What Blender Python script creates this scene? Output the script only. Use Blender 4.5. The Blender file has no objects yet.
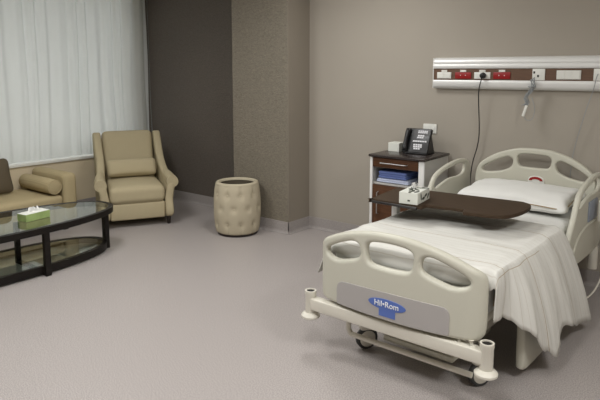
import bpy, bmesh, math, random
from mathutils import Vector, Matrix, noise
random.seed(7)
sc = bpy.context.scene
COL = sc.collection
PI = math.pi

# ------------------------------------------------------------------ helpers
def lin(c):
    c /= 255.0
    return c / 12.92 if c <= 0.04045 else ((c + 0.055) / 1.055) ** 2.4

def rgb(r, g, b):
    return (lin(r), lin(g), lin(b), 1)

MATS = {}
def mat(name, col, rough=0.6, metal=0.0, bump=0.0, bscale=200.0, var=0.0, vscale=6.0, stretch=None, spec=0.5, coat=0.0):
    m = bpy.data.materials.new(name)
    m.use_nodes = True
    nt = m.node_tree
    b = nt.nodes['Principled BSDF']
    b.inputs['Base Color'].default_value = col
    b.inputs['Roughness'].default_value = rough
    b.inputs['Metallic'].default_value = metal
    b.inputs['Specular IOR Level'].default_value = spec
    b.inputs['Coat Weight'].default_value = coat
    tc = nt.nodes.new('ShaderNodeTexCoord')
    src = tc.outputs['Object']
    if stretch:
        mp = nt.nodes.new('ShaderNodeMapping')
        mp.inputs['Scale'].default_value = stretch
        nt.links.new(src, mp.inputs['Vector'])
        src = mp.outputs['Vector']
    if var > 0:
        n = nt.nodes.new('ShaderNodeTexNoise')
        n.inputs['Scale'].default_value = vscale
        n.inputs['Detail'].default_value = 4
        nt.links.new(src, n.inputs['Vector'])
        mr = nt.nodes.new('ShaderNodeMapRange')
        mr.inputs['From Min'].default_value = 0.3
        mr.inputs['From Max'].default_value = 0.7
        mr.inputs['To Min'].default_value = 1 - var
        mr.inputs['To Max'].default_value = 1 + var
        nt.links.new(n.outputs['Fac'], mr.inputs['Value'])
        mx = nt.nodes.new('ShaderNodeMix')
        mx.data_type = 'RGBA'
        mx.blend_type = 'MULTIPLY'
        mx.inputs['Factor'].default_value = 1
        mx.inputs['A'].default_value = col
        nt.links.new(mr.outputs['Result'], mx.inputs['B'])
        nt.links.new(mx.outputs['Result'], b.inputs['Base Color'])
    if bump > 0:
        n2 = nt.nodes.new('ShaderNodeTexNoise')
        n2.inputs['Scale'].default_value = bscale
        n2.inputs['Detail'].default_value = 3
        nt.links.new(src, n2.inputs['Vector'])
        bp = nt.nodes.new('ShaderNodeBump')
        bp.inputs['Strength'].default_value = bump
        bp.inputs['Distance'].default_value = 0.004
        nt.links.new(n2.outputs['Fac'], bp.inputs['Height'])
        nt.links.new(bp.outputs['Normal'], b.inputs['Normal'])
    MATS[name] = m
    return m

def obj(name, bm, m, parent=None, smooth=True, angle=40):
    me = bpy.data.meshes.new(name)
    bm.normal_update()
    bm.to_mesh(me)
    bm.free()
    o = bpy.data.objects.new(name, me)
    COL.objects.link(o)
    if m is not None:
        me.materials.append(m)
    if smooth:
        for p in me.polygons:
            p.use_smooth = True
        if angle is not None:
            es = bpy.context
            try:
                me.set_sharp_from_angle(angle=math.radians(angle))
            except Exception:
                pass
    if parent:
        o.parent = parent
    return o

def tag(o, label=None, cat=None, group=None, kind=None):
    if label: o['label'] = label
    if cat: o['category'] = cat
    if group: o['group'] = group
    if kind: o['kind'] = kind
    return o

def thing(name, label, cat, loc=(0, 0, 0), rz=0, group=None):
    o = bpy.data.objects.new(name, None)
    o.empty_display_size = 0.1
    COL.objects.link(o)
    o.location = loc
    o.rotation_euler = (0, 0, rz)
    return tag(o, label, cat, group)

def struct(name, bm, m, smooth=False):
    o = obj(name, bm, m, None, smooth)
    o['kind'] = 'structure'
    return o

def merge(bm, tmp, M=None):
    if M is not None:
        tmp.transform(M)
    me = bpy.data.meshes.new('tmp')
    tmp.to_mesh(me)
    tmp.free()
    bm.from_mesh(me)
    bpy.data.meshes.remove(me)
    return bm

def box(lo, hi, bev=0.0, seg=2, M=None, bm=None):
    t = bmesh.new()
    bmesh.ops.create_cube(t, size=1)
    for v in t.verts:
        v.co = Vector([lo[i] + (v.co[i] + 0.5) * (hi[i] - lo[i]) for i in range(3)])
    if bev > 0:
        bmesh.ops.bevel(t, geom=list(t.edges), offset=bev, segments=seg, profile=0.5, affect='EDGES')
    if bm is None:
        bm = bmesh.new()
    return merge(bm, t, M)

def frame_from(d):
    d = d.normalized()
    up = Vector((0, 0, 1)) if abs(d.z) < 0.95 else Vector((1, 0, 0))
    a = d.cross(up).normalized()
    b = a.cross(d).normalized()
    return a, b

def catmull(pts, n=6, closed=False):
    P = [Vector(p) for p in pts]
    out = []
    N = len(P)
    rng = N if closed else N - 1
    for i in range(rng):
        if closed:
            p0, p1, p2, p3 = P[(i - 1) % N], P[i], P[(i + 1) % N], P[(i + 2) % N]
        else:
            p0 = P[i - 1] if i > 0 else P[0] * 2 - P[1]
            p1, p2 = P[i], P[i + 1]
            p3 = P[i + 2] if i + 2 < N else P[-1] * 2 - P[-2]
        for k in range(n):
            t = k / n
            out.append(0.5 * ((2 * p1) + (p2 - p0) * t + (2 * p0 - 5 * p1 + 4 * p2 - p3) * t * t + (3 * p1 - p0 - 3 * p2 + p3) * t ** 3))
    if not closed:
        out.append(P[-1])
    return out

def tube(pts, r, seg=10, bm=None, smooth_n=0, caps=True):
    P = catmull(pts, smooth_n) if smooth_n else [Vector(p) for p in pts]
    if bm is None:
        bm = bmesh.new()
    rings = []
    a = None
    for i, p in enumerate(P):
        d = (P[min(i + 1, len(P) - 1)] - P[max(i - 1, 0)]).normalized()
        if a is None:
            a, b = frame_from(d)
        else:
            a = (a - d * a.dot(d))
            a = a.normalized() if a.length > 1e-6 else frame_from(d)[0]
            b = d.cross(a)
        if isinstance(r, (list, tuple)):
            q = i / (len(P) - 1) * (len(r) - 1)
            q0 = min(int(q), len(r) - 2)
            rr = r[q0] + (r[q0 + 1] - r[q0]) * (q - q0)
        else:
            rr = r
        rings.append([bm.verts.new(p + (a * math.cos(2 * PI * k / seg) + b * math.sin(2 * PI * k / seg)) * rr) for k in range(seg)])
    for i in range(len(rings) - 1):
        for k in range(seg):
            bm.faces.new((rings[i][k], rings[i][(k + 1) % seg], rings[i + 1][(k + 1) % seg], rings[i + 1][k]))
    if caps:
        bm.faces.new(rings[0])
        bm.faces.new(list(reversed(rings[-1])))
    bmesh.ops.recalc_face_normals(bm, faces=bm.faces)
    return bm

def lathe(prof, seg=32, bm=None, center=(0, 0, 0), fn=None, capb=True, capt=True):
    if bm is None:
        bm = bmesh.new()
    c = Vector(center)
    rings = []
    for r, z in prof:
        ring = []
        for k in range(seg):
            a = 2 * PI * k / seg
            rr = fn(a, r, z) if fn else r
            ring.append(bm.verts.new(c + Vector((rr * math.cos(a), rr * math.sin(a), z))))
        rings.append(ring)
    for i in range(len(rings) - 1):
        for k in range(seg):
            bm.faces.new((rings[i][k], rings[i][(k + 1) % seg], rings[i + 1][(k + 1) % seg], rings[i + 1][k]))
    if capb: bm.faces.new(list(reversed(rings[0])))
    if capt: bm.faces.new(rings[-1])
    return bm

def cyl(p0, p1, r, seg=20, bm=None, r1=None):
    return tube([p0, p1], [r, r1 if r1 is not None else r], seg, bm)

def prism(outline, depth, bev=0.0, bm=None, M=None):
    """2-D outline (x,y) extruded along z by depth, bevelled."""
    t = bmesh.new()
    vs = [t.verts.new((p[0], p[1], 0)) for p in outline]
    f = t.faces.new(vs)
    r = bmesh.ops.extrude_face_region(t, geom=[f])
    for v in r['geom']:
        if isinstance(v, bmesh.types.BMVert):
            v.co.z += depth
    bmesh.ops.recalc_face_normals(t, faces=t.faces)
    if bev > 0:
        es = [e for e in t.edges if abs(e.verts[0].co.z - e.verts[1].co.z) < 1e-6]
        bmesh.ops.bevel(t, geom=es, offset=bev, segments=3, profile=0.5, affect='EDGES')
    if bm is None:
        bm = bmesh.new()
    return merge(bm, t, M)

def plate(outer, holes, thick, bev, cuts=0, n=5):
    """Plate with rounded rims and holes: outline in (x,y), thickness along z."""
    cu = bpy.data.curves.new('plate', 'CURVE')
    cu.dimensions = '2D'
    cu.fill_mode = 'BOTH'
    cu.extrude = max(thick / 2 - bev, 0.0001)
    cu.bevel_depth = bev
    cu.bevel_resolution = 3
    cu.offset = -bev
    for pts in [outer] + holes:
        if sum(a[0] * b[1] - b[0] * a[1] for a, b in zip(pts, list(pts[1:]) + [pts[0]])) < 0:
            pts = list(pts)[::-1]
        P = catmull([(p[0], p[1], 0) for p in pts], n, True)
        s = cu.splines.new('POLY')
        s.points.add(len(P) - 1)
        for q, p in zip(s.points, P):
            q.co = (p.x, p.y, 0, 1)
        s.use_cyclic_u = True
    o = bpy.data.objects.new('plate', cu)
    COL.objects.link(o)
    dg = bpy.context.evaluated_depsgraph_get()
    me = bpy.data.meshes.new_from_object(o.evaluated_get(dg))
    bm = bmesh.new()
    bm.from_mesh(me)
    bpy.data.objects.remove(o)
    bpy.data.curves.remove(cu)
    bpy.data.meshes.remove(me)
    bmesh.ops.remove_doubles(bm, verts=bm.verts, dist=1e-5)
    if cuts:
        xs = [v.co.x for v in bm.verts]
        lo, hi = min(xs), max(xs)
        for i in range(1, cuts):
            x = lo + (hi - lo) * i / cuts
            bmesh.ops.bisect_plane(bm, geom=list(bm.verts) + list(bm.edges) + list(bm.faces), plane_co=(x, 0, 0), plane_no=(1, 0, 0), dist=1e-6)
    return bm

def cushion(hx, hy, hz, r, N=14, puff=0.0, puffy=0.0, wob=0.0, seed=0):
    """Soft rounded block centred on the origin, half sizes hx,hy,hz; puff swells top and bottom, puffy the y faces."""
    bm = bmesh.new()
    g = [-math.cos(PI * i / N) for i in range(N + 1)]
    cache = {}
    def vert(p):
        k = tuple(round(c, 5) for c in p)
        if k in cache: return cache[k]
        q = Vector((p[0] * hx, p[1] * hy, p[2] * hz))
        inner = Vector((max(-(hx - r), min(hx - r, q.x)), max(-(hy - r), min(hy - r, q.y)), max(-(hz - r), min(hz - r, q.z))))
        d = q - inner
        if d.length > 1e-9:
            q = inner + d.normalized() * r
        fx, fy, fz = 1 - p[0] ** 2, 1 - p[1] ** 2, 1 - p[2] ** 2
        q.z += puff * p[2] * max(0, fx * fy) ** 0.6
        q.y += puffy * p[1] * max(0, fx * fz) ** 0.6
        if wob:
            q += Vector(noise.noise_vector(q * 9 + Vector((seed, seed * 2, 0)))) * wob
        cache[k] = bm.verts.new(q)
        return cache[k]
    for ax in range(3):
        for s in (-1, 1):
            for i in range(N):
                for j in range(N):
                    quad = []
                    for a, b in ((i, j), (i + 1, j), (i + 1, j + 1), (i, j + 1)):
                        p = [0, 0, 0]
                        p[ax] = s
                        p[(ax + 1) % 3] = g[a]
                        p[(ax + 2) % 3] = g[b]
                        quad.append(vert(p))
                    if len(set(quad)) == 4:
                        bm.faces.new(quad if s > 0 else quad[::-1])
    bmesh.ops.recalc_face_normals(bm, faces=bm.faces)
    return bm

def xf(bm, loc=(0, 0, 0), rot=(0, 0, 0)):
    from mathutils import Euler
    bm.transform(Matrix.Translation(loc) @ Euler(rot).to_matrix().to_4x4())
    return bm

def lerp_table(tab, y):
    if y <= tab[0][0]: return tab[0][1:]
    for a, b in zip(tab, tab[1:]):
        if y <= b[0]:
            t = (y - a[0]) / (b[0] - a[0])
            t = t * t * (3 - 2 * t)
            return tuple(a[i] + (b[i] - a[i]) * t for i in range(1, len(a)))
    return tab[-1][1:]

# ------------------------------------------------------------------ materials
M_wall = mat('wall_paint', rgb(166, 159, 148), 0.75, bump=0.12, bscale=380, spec=0.3)
M_return_shade = mat('shaded_return_paint', rgb(142, 134, 122), 0.75, bump=0.12, bscale=380, spec=0.3)  # wall paint darkened: shade of the pier's side put into the colour
M_under = mat('sill_wall_paint', rgb(214, 200, 172), 0.75, bump=0.12, bscale=380, spec=0.3)
M_cream = mat('ceiling_white', rgb(228, 226, 220), 0.9, bump=0.05)
M_white = mat('white_plastic', rgb(226, 226, 220), 0.4, bump=0.02)
M_alu = mat('silver_aluminium', rgb(228, 228, 226), 0.36, 0.12, bump=0.01)
M_walnut = mat('walnut_laminate', rgb(82, 54, 36), 0.45, spec=0.25, bump=0.05, bscale=60, var=0.28, vscale=5, stretch=(2, 40, 40))
M_tablewood = mat('dark_table_wood', rgb(66, 53, 41), 0.6, spec=0.15, bump=0.04, bscale=60, var=0.2, vscale=4, stretch=(2.5, 60, 60))
M_black = mat('black_plastic', rgb(22, 22, 24), 0.35, bump=0.03)
M_edge = mat('black_edge', rgb(32, 28, 27), 0.4, bump=0.02)
M_cabtop = mat('dark_cabinet_top', rgb(52, 45, 43), 0.25, bump=0.02)
M_cabside = mat('grey_cabinet_side', rgb(190, 188, 184), 0.5, bump=0.02)
M_red = mat('red_socket', rgb(146, 16, 18), 0.4, bump=0.02)
M_bed = mat('bed_beige_plastic', rgb(197, 195, 181), 0.42, bump=0.03, bscale=500)
M_bedmetal = mat('bed_offwhite_steel', rgb(218, 214, 202), 0.4, bump=0.02)
M_bedgrey = mat('bed_grey_panel', rgb(172, 168, 166), 0.45, bump=0.03, bscale=500)
M_blue = mat('logo_blue', rgb(86, 112, 182), 0.4, bump=0.01)
M_letter = mat('logo_white', rgb(240, 242, 246), 0.5, bump=0.01)
M_dark = mat('dark_recess', rgb(30, 27, 25), 0.7, bump=0.02)
M_rubber = mat('grey_rubber', rgb(62, 62, 62), 0.65, bump=0.05)
M_sheet = mat('white_sheet', rgb(218, 218, 214), 0.85, bump=0.3, bscale=30, spec=0.2)
M_pillow = mat('white_pillow_cotton', rgb(224, 224, 220), 0.85, bump=0.35, bscale=16, spec=0.2)
M_piping = mat('brown_stitching', rgb(150, 126, 92), 0.8, bump=0.05)
M_leg = mat('dark_wood_leg', rgb(38, 30, 26), 0.45, bump=0.03)
M_frame = mat('espresso_wood', rgb(26, 22, 19), 0.4, spec=0.25, bump=0.03, var=0.2, vscale=8, stretch=(6, 1, 6))
M_cushdark = mat('taupe_cushion_fabric', rgb(98, 88, 72), 0.85, bump=0.5, bscale=180, spec=0.2)
M_bin = mat('cream_tufted_fabric', rgb(186, 176, 153), 0.8, bump=0.35, bscale=260, spec=0.25)
M_lining = mat('bin_lining', rgb(84, 76, 62), 0.9, bump=0.1)
M_green = mat('green_carton', rgb(156, 178, 112), 0.45, bump=0.02, var=0.2, vscale=14)
M_carton = mat('pale_carton', rgb(222, 224, 216), 0.5, bump=0.02)
M_tissue = mat('white_tissue', rgb(240, 240, 238), 0.9, bump=0.2, bscale=40)
M_leafdark = mat('dark_green_print', rgb(50, 56, 44), 0.6, bump=0.02, var=0.5, vscale=60)
M_linen = mat('blue_linen', rgb(104, 122, 178), 0.85, bump=0.3, bscale=120)
M_linen2 = mat('pale_blue_linen', rgb(186, 194, 216), 0.85, bump=0.3, bscale=120)
M_cordwhite = mat('pale_cord', rgb(214, 210, 198), 0.5, bump=0.02)
M_cordgrey = mat('grey_cord', rgb(150, 154, 156), 0.5, bump=0.02)
M_chrome = mat('chrome', rgb(180, 180, 180), 0.4, 0.8, bump=0.005)
M_lilac = mat('key_print', rgb(216, 216, 220), 0.5, bump=0.01)
M_screen = mat('control_blue_grey', rgb(142, 150, 164), 0.35, bump=0.01)

def fabric(name, col, stripe=0.10, scale=70.0, axis='X'):
    m = mat(name, col, 0.88, bump=0.25, bscale=240, spec=0.2)
    nt = m.node_tree
    b = nt.nodes['Principled BSDF']
    tc = nt.nodes.new('ShaderNodeTexCoord')
    w = nt.nodes.new('ShaderNodeTexWave')
    w.bands_direction = axis
    w.inputs['Scale'].default_value = scale
    w.inputs['Distortion'].default_value = 0.6
    w.inputs['Detail'].default_value = 2
    nt.links.new(tc.outputs['Object'], w.inputs['Vector'])
    mr = nt.nodes.new('ShaderNodeMapRange')
    mr.inputs['To Min'].default_value = 1 - stripe
    mr.inputs['To Max'].default_value = 1 + stripe
    nt.links.new(w.outputs['Fac'], mr.inputs['Value'])
    mx = nt.nodes.new('ShaderNodeMix')
    mx.data_type = 'RGBA'
    mx.blend_type = 'MULTIPLY'
    mx.inputs['Factor'].default_value = 1
    mx.inputs['A'].default_value = col
    nt.links.new(mr.outputs['Result'], mx.inputs['B'])
    nt.links.new(mx.outputs['Result'], b.inputs['Base Color'])
    return m
M_chair = fabric('beige_striped_upholstery', rgb(180, 168, 138), 0.07, 26)
M_sofa = fabric('sand_striped_upholstery', rgb(176, 161, 126), 0.08, 30, 'Y')

def speckled(name, base, a, b, sc_=260, rough=0.42):
    m = mat(name, base, rough, spec=0.4)
    nt = m.node_tree
    bs = nt.nodes['Principled BSDF']
    tc = nt.nodes.new('ShaderNodeTexCoord')
    n = nt.nodes.new('ShaderNodeTexNoise')
    n.inputs['Scale'].default_value = sc_
    n.inputs['Detail'].default_value = 2
    nt.links.new(tc.outputs['Object'], n.inputs['Vector'])
    cr = nt.nodes.new('ShaderNodeValToRGB')
    e = cr.color_ramp.elements
    e[0].position, e[0].color = 0.36, a
    e[1].position, e[1].color = 0.64, b
    mid = e.new(0.5)
    mid.color = base
    nt.links.new(n.outputs['Fac'], cr.inputs['Fac'])
    nt.links.new(cr.outputs['Color'], bs.inputs['Base Color'])
    return m
M_floor = speckled('speckled_vinyl', rgb(167, 160, 157), rgb(148, 142, 140), rgb(186, 179, 176), 150)
M_base = speckled('coved_vinyl', rgb(160, 154, 151), rgb(146, 140, 138), rgb(174, 168, 165), 190)

def wallpaper(name, col, amt):
    m = mat(name, col, 0.62, spec=0.35)
    nt = m.node_tree
    b = nt.nodes['Principled BSDF']
    tc = nt.nodes.new('ShaderNodeTexCoord')
    mp = nt.nodes.new('ShaderNodeMapping')
    mp.inputs['Scale'].default_value = (1, 1, 2.2)
    nt.links.new(tc.outputs['Object'], mp.inputs['Vector'])
    v = nt.nodes.new('ShaderNodeTexNoise')
    v.inputs['Scale'].default_value = 50
    v.inputs['Detail'].default_value = 3
    v.inputs['Distortion'].default_value = 1.2
    nt.links.new(mp.outputs['Vector'], v.inputs['Vector'])
    bp = nt.nodes.new('ShaderNodeBump')
    bp.inputs['Strength'].default_value = 0.7
    bp.inputs['Distance'].default_value = 0.006
    nt.links.new(v.outputs['Fac'], bp.inputs['Height'])
    nt.links.new(bp.outputs['Normal'], b.inputs['Normal'])
    mr = nt.nodes.new('ShaderNodeMapRange')
    mr.inputs['From Min'].default_value = 0.3
    mr.inputs['From Max'].default_value = 0.7
    mr.inputs['To Min'].default_value = 1 - amt
    mr.inputs['To Max'].default_value = 1 + amt
    nt.links.new(v.outputs['Fac'], mr.inputs['Value'])
    mx = nt.nodes.new('ShaderNodeMix')
    mx.data_type = 'RGBA'
    mx.blend_type = 'MULTIPLY'
    mx.inputs['Factor'].default_value = 1
    mx.inputs['A'].default_value = col
    nt.links.new(mr.outputs['Result'], mx.inputs['B'])
    nt.links.new(mx.outputs['Result'], b.inputs['Base Color'])
    return m
M_paper = wallpaper('taupe_textured_wallpaper', rgb(126, 119, 106), 0.25)
M_darkpaper = wallpaper('dark_brown_textured_wallpaper', rgb(98, 91, 84), 0.20)

def glass(name, tint, rough=0.02):
    m = mat(name, tint, rough)
    b = m.node_tree.nodes['Principled BSDF']
    b.inputs['Transmission Weight'].default_value = 1
    b.inputs['IOR'].default_value = 1.45
    return m
M_glass = glass('tinted_table_glass', (0.80, 0.87, 0.82, 1))
M_pane = glass('window_glass', (0.95, 0.97, 0.97, 1))

def curtain_mat():
    m = bpy.data.materials.new('grey_curtain_cloth')
    m.use_nodes = True
    nt = m.node_tree
    nt.nodes.clear()
    out = nt.nodes.new('ShaderNodeOutputMaterial')
    d = nt.nodes.new('ShaderNodeBsdfDiffuse')
    d.inputs['Color'].default_value = rgb(220, 223, 221)
    t = nt.nodes.new('ShaderNodeBsdfTranslucent')
    t.inputs['Color'].default_value = rgb(220, 223, 221)
    mx = nt.nodes.new('ShaderNodeMixShader')
    mx.inputs['Fac'].default_value = 0.35
    tc = nt.nodes.new('ShaderNodeTexCoord')
    n = nt.nodes.new('ShaderNodeTexNoise')
    n.inputs['Scale'].default_value = 350
    bp = nt.nodes.new('ShaderNodeBump')
    bp.inputs['Strength'].default_value = 0.1
    bp.inputs['Distance'].default_value = 0.002
    nt.links.new(tc.outputs['Object'], n.inputs['Vector'])
    nt.links.new(n.outputs['Fac'], bp.inputs['Height'])
    nt.links.new(bp.outputs['Normal'], d.inputs['Normal'])
    nt.links.new(d.outputs['BSDF'], mx.inputs[1])
    nt.links.new(t.outputs['BSDF'], mx.inputs[2])
    nt.links.new(mx.outputs['Shader'], out.inputs['Surface'])
    return m
M_curtain = curtain_mat()

# ------------------------------------------------------------------ the room
XL, XR, YF, ZC = -2.655, 4.9, -6.6, 2.78
struct('floor', box((XL - 0.3, YF - 0.12, -0.1), (XR + 0.12, 0.12, 0)), M_floor)
struct('ceiling', box((XL - 0.35, YF - 0.12, ZC), (XR + 0.12, 0.12, ZC + 0.1)), M_cream)
struct('wall_back', box((-0.04, 0, 0), (XR + 0.12, 0.12, ZC)), M_wall)
struct('wall_back_dark', box((XL - 0.3, 0, 0), (-0.04, 0.12, ZC)), M_darkpaper)
# projecting pier: papered front, return in wall paint darkened for its shade
pb = box((-0.78, -0.35, 0), (-0.014, 0, ZC))
struct('wall_pier', pb, M_paper)
struct('wall_pier_return', box((-0.014, -0.35, 0), (-0.010, 0, ZC)), M_return_shade)
struct('wall_right', box((XR, YF, 0), (XR + 0.12, 0, ZC)), M_wall)
struct('wall_front', box((XL, YF - 0.12, 0), (XR, YF, ZC)), M_wall)
wl = box((XL - 0.3, YF, 0), (XL, 0, 0.615))
box((XL - 0.3, YF, 2.7), (XL, 0, ZC), bm=wl)
box((XL - 0.3, YF, 0.615), (XL - 0.07, -5.2, 2.7), bm=wl)
box((XL - 0.3, -0.22, 0.615), (XL - 0.12, 0, 2.7), bm=wl)
struct('wall_left', wl, M_under)
struct('trim_sill', box((XL - 0.21, -5.2, 0.615), (XL + 0.025, -0.001, 0.645), 0.004), M_white)
win = bmesh.new()
for y in (-5.2, -3.6, -1.95, -0.27):
    box((XL - 0.28, y, 0.645), (XL - 0.22, y + 0.05, 2.7), 0.004, bm=win)
for z in (0.645, 2.65):
    box((XL - 0.28, -5.2, z), (XL - 0.22, -0.22, z + 0.05), 0.004, bm=win)
wf = struct('window_1', win, M_alu)
gp = obj('window_glass', box((XL - 0.256, -5.2, 0.65), (XL - 0.25, -0.22, 2.69)), M_pane, wf, False)
gp['kind'] = 'structure'

def skirt(name, p0, p1, nx, ny, m):
    """Coved vinyl skirting along p0->p1, standing out of the wall along (nx,ny)."""
    prof = [(0, 0.125), (0.006, 0.125), (0.006, 0.03), (0.012, 0.012), (0.026, 0.002), (0, 0.0)]
    bm = bmesh.new()
    rows = []
    for p in (p0, p1):
        rows.append([bm.verts.new((p[0] + nx * d, p[1] + ny * d, z)) for d, z in prof])
    n = len(prof)
    for k in range(n):
        bm.faces.new((rows[0][k], rows[0][(k + 1) % n], rows[1][(k + 1) % n], rows[1][k]))
    bm.faces.new(rows[0]); bm.faces.new(rows[1][::-1])
    bmesh.ops.recalc_face_normals(bm, faces=bm.faces)
    o = struct(name, bm, m)
    return o
skirt('baseboard_back', (-0.010, 0), (XR, 0), 0, -1, M_base)
skirt('baseboard_dark', (XL, 0), (-0.78, 0), 0, -1, M_base)
skirt('baseboard_pier', (-0.78, -0.35), (-0.004, -0.35), 0, -1, M_base)
skirt('baseboard_return', (-0.010, -0.356), (-0.010, 0), 1, 0, M_base)
skirt('baseboard_left', (XL, YF), (XL, 0), 1, 0, M_base)
skirt('baseboard_right', (XR, YF), (XR, 0), -1, 0, M_base)

# ------------------------------------------------------------------ curtain
bm = bmesh.new()
NY, NZ = 560, 30
y0, y1 = -5.1, -0.008
rows = []
for j in range(NZ + 1):
    t = j / NZ
    z = 2.68 + (0.655 - 2.68) * t
    row = []
    for i in range(NY + 1):
        y = y0 + (y1 - y0) * i / NY
        ph = y * 2 * PI / 0.16 + 4.6 * noise.noise(Vector((y * 2.3, 0, 3))) + 1.0 * noise.noise(Vector((y * 2, z * 0.8, 9))) * (1 + t)
        amp = 0.020 + 0.022 * noise.noise(Vector((y * 3.1, z * 0.5, 1)))
        amp *= 1.0 - 0.35 * t
        sn = math.sin(ph)
        x = XL - 0.045 + amp * (1 - 2 * (0.5 - 0.5 * sn) ** 1.8) + 0.012 * noise.noise(Vector((y * 5, z * 0.7, 5))) + 0.004 * math.sin(2.3 * ph + 1)
        x += 0.012 * t * noise.noise(Vector((y * 4, z * 3.0, 7)))
        row.append(bm.verts.new((x, y + 0.004 * math.sin(z * 2 + y * 3) * (t < 1), z)))
    rows.append(row)
for j in range(NZ):
    for i in range(NY):
        bm.faces.new((rows[j][i], rows[j + 1][i], rows[j + 1][i + 1], rows[j][i + 1]))
cur = thing('curtain', 'long pale grey pleated curtain hanging over the window to the sill', 'curtain', (0, 0, 0))
cl = obj('cloth', bm, M_curtain, cur, True, None)
obj('curtain_rail', box((XL - 0.07, -5.1, 2.68), (XL - 0.02, -0.03, 2.70), 0.003), M_alu, cur)
cc = obj('pull_cord', tube([(XL + 0.03, -0.035, 2.68), (XL + 0.03, -0.03, 1.2), (XL + 0.05, -0.03, 0.7)], 0.003, 6), M_cordgrey, cur)

# ------------------------------------------------------------------ armchair
def arm_from(base, ex, ey):
    return math.atan2(ex[1], ex[0])
CA = math.radians(60.6)
cx, cy = -1.435, -1.135
chair = thing('armchair', 'beige striped high-backed armchair in the corner by the dark wall', 'armchair', (cx, cy, 0), CA)
# local: x width, y depth (0 front .. back), z up
obj('base', box((-0.285, 0.006, 0.085), (0.285, 0.87, 0.265), 0.02, 3), M_chair, chair)
obj('seat_cushion', xf(cushion(0.288, 0.34, 0.085, 0.05, 14, puff=0.03), (0, 0.325, 0.352)), M_chair, chair)
# back: leaning slab, curved top
bk = cushion(0.290, 0.085, 0.37, 0.06, 14, puffy=0.02)
xf(bk, (0, 0.845, 0.600), (-0.42, 0, 0))
obj('backrest', bk, M_chair, chair)
prof = catmull([(0.02, 0.09), (0.0, 0.30), (0.005, 0.47), (0.06, 0.515), (0.20, 0.525), (0.34, 0.545), (0.50, 0.62), (0.70, 0.77), (0.88, 0.925), (0.95, 0.94), (1.05, 0.915), (1.03, 0.80), (0.93, 0.5), (0.88, 0.09)], 5, True)
for s in (-1, 1):
    M = Matrix(((0, 0, 1, 0), (1, 0, 0, 0), (0, 1, 0, 0), (0, 0, 0, 1)))
    a = prism([(p.x, p.y) for p in prof], 0.085, 0.022, M=M)
    a.transform(Matrix.Translation((0.287 if s > 0 else -0.287 - 0.085, 0, 0)))
    # outward scroll of the arm
    for v in a.verts:
        if v.co.z > 0.3:
            k = min(1, (v.co.z - 0.3) / 0.18)
            f = max(0, 1 - max(0, v.co.y - 0.1) / 0.5)
            v.co.x += s * 0.035 * k * f
        v.co.x += s * 0.03 * max(0, v.co.y - 0.5)
    tube([(s * 0.370, 0.002, 0.470), (s * 0.370, 0.12, 0.478), (s * 0.362, 0.28, 0.50), (s * 0.345, 0.44, 0.56)], [0.062, 0.062, 0.054, 0.02], 20, a, 5)
    obj('armrest', a, M_chair, chair)
for x in (-0.325, 0.325):
    for y in (0.05, 0.82):
        obj('leg', lathe([(0.018, 0), (0.026, 0.088)], 4, center=(x, y, 0)), M_leg, chair, False)
lp = thing('lumbar_pillow', 'small beige kidney pillow propped against the back of the armchair', 'pillow', (cx, cy, 0), CA)
b_ = xf(cushion(0.268, 0.042, 0.1, 0.04, 14, puffy=0.028), (0, 0.515, 0.572), (-0.42, 0, 0))
lpm = obj('cover', b_, M_chair, lp)

# ------------------------------------------------------------------ sofa
SX0, SX1 = -2.64, -1.935
sofa = thing('sofa', 'beige low sofa under the curtained window with square padded arm', 'sofa', ((SX0 + SX1) / 2, -2.9, 0))
def rel(bm, o): 
    bm.transform(Matrix.Translation(-Vector(o.location)))
    return bm
obj('base', rel(box((SX0, -4.4, 0.09), (SX1, -1.68, 0.265), 0.015), sofa), M_sofa, sofa)
obj('seat_cushion', rel(xf(cushion(0.345, 1.335, 0.056, 0.045, 14, puff=0.008), ((SX0 + SX1) / 2 + 0.005, -3.02, 0.324)), sofa), M_sofa, sofa)
arm = xf(cushion(0.352, 0.075, 0.258, 0.05, 14, puffy=0.006), ((SX0 + SX1) / 2, -1.60, 0.34))
obj('armrest', rel(arm, sofa), M_sofa, sofa)
obj('armrest', rel(xf(cushion(0.352, 0.075, 0.258, 0.05, 14), ((SX0 + SX1) / 2, -4.445, 0.34)), sofa), M_sofa, sofa)
obj('backrest', rel(xf(cushion(0.08, 0.85, 0.16, 0.05, 12), (SX0 + 0.105, -3.5, 0.56)), sofa), M_sofa, sofa)
for x in (SX0 + 0.06, SX1 - 0.06):
    for y in (-4.35, -1.66):
        obj('leg', rel(box((x - 0.025, y - 0.025, 0), (x + 0.025, y + 0.025, 0.095)), sofa), M_leg, sofa, False)
bol = thing('bolster_cushion', 'beige round bolster lying along the end arm of the sofa', 'cushion', (-2.265, -1.772, 0.472))
bp_ = [(0.0, -0.32), (0.05, -0.32), (0.068, -0.313), (0.076, -0.30), (0.079, -0.15), (0.080, 0.0), (0.079, 0.15), (0.076, 0.30), (0.068, 0.313), (0.05, 0.32), (0.0, 0.32)]
bb = lathe([(max(r, 0.002), z) for r, z in bp_], 32)
xf(bb, (0, 0, 0), (0, PI / 2, 0))
obj('cover', bb, M_sofa, bol)
obj('piping', tube([(0.313, 0.071 * math.cos(2 * PI * k / 32), 0.071 * math.sin(2 * PI * k / 32)) for k in range(33)], 0.005, 6), M_sofa, bol)
cu_ = obj('throw_cushion', cushion(0.06, 0.20, 0.18, 0.055, 14, puff=0.0), M_cushdark)
me = cu_.data
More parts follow.
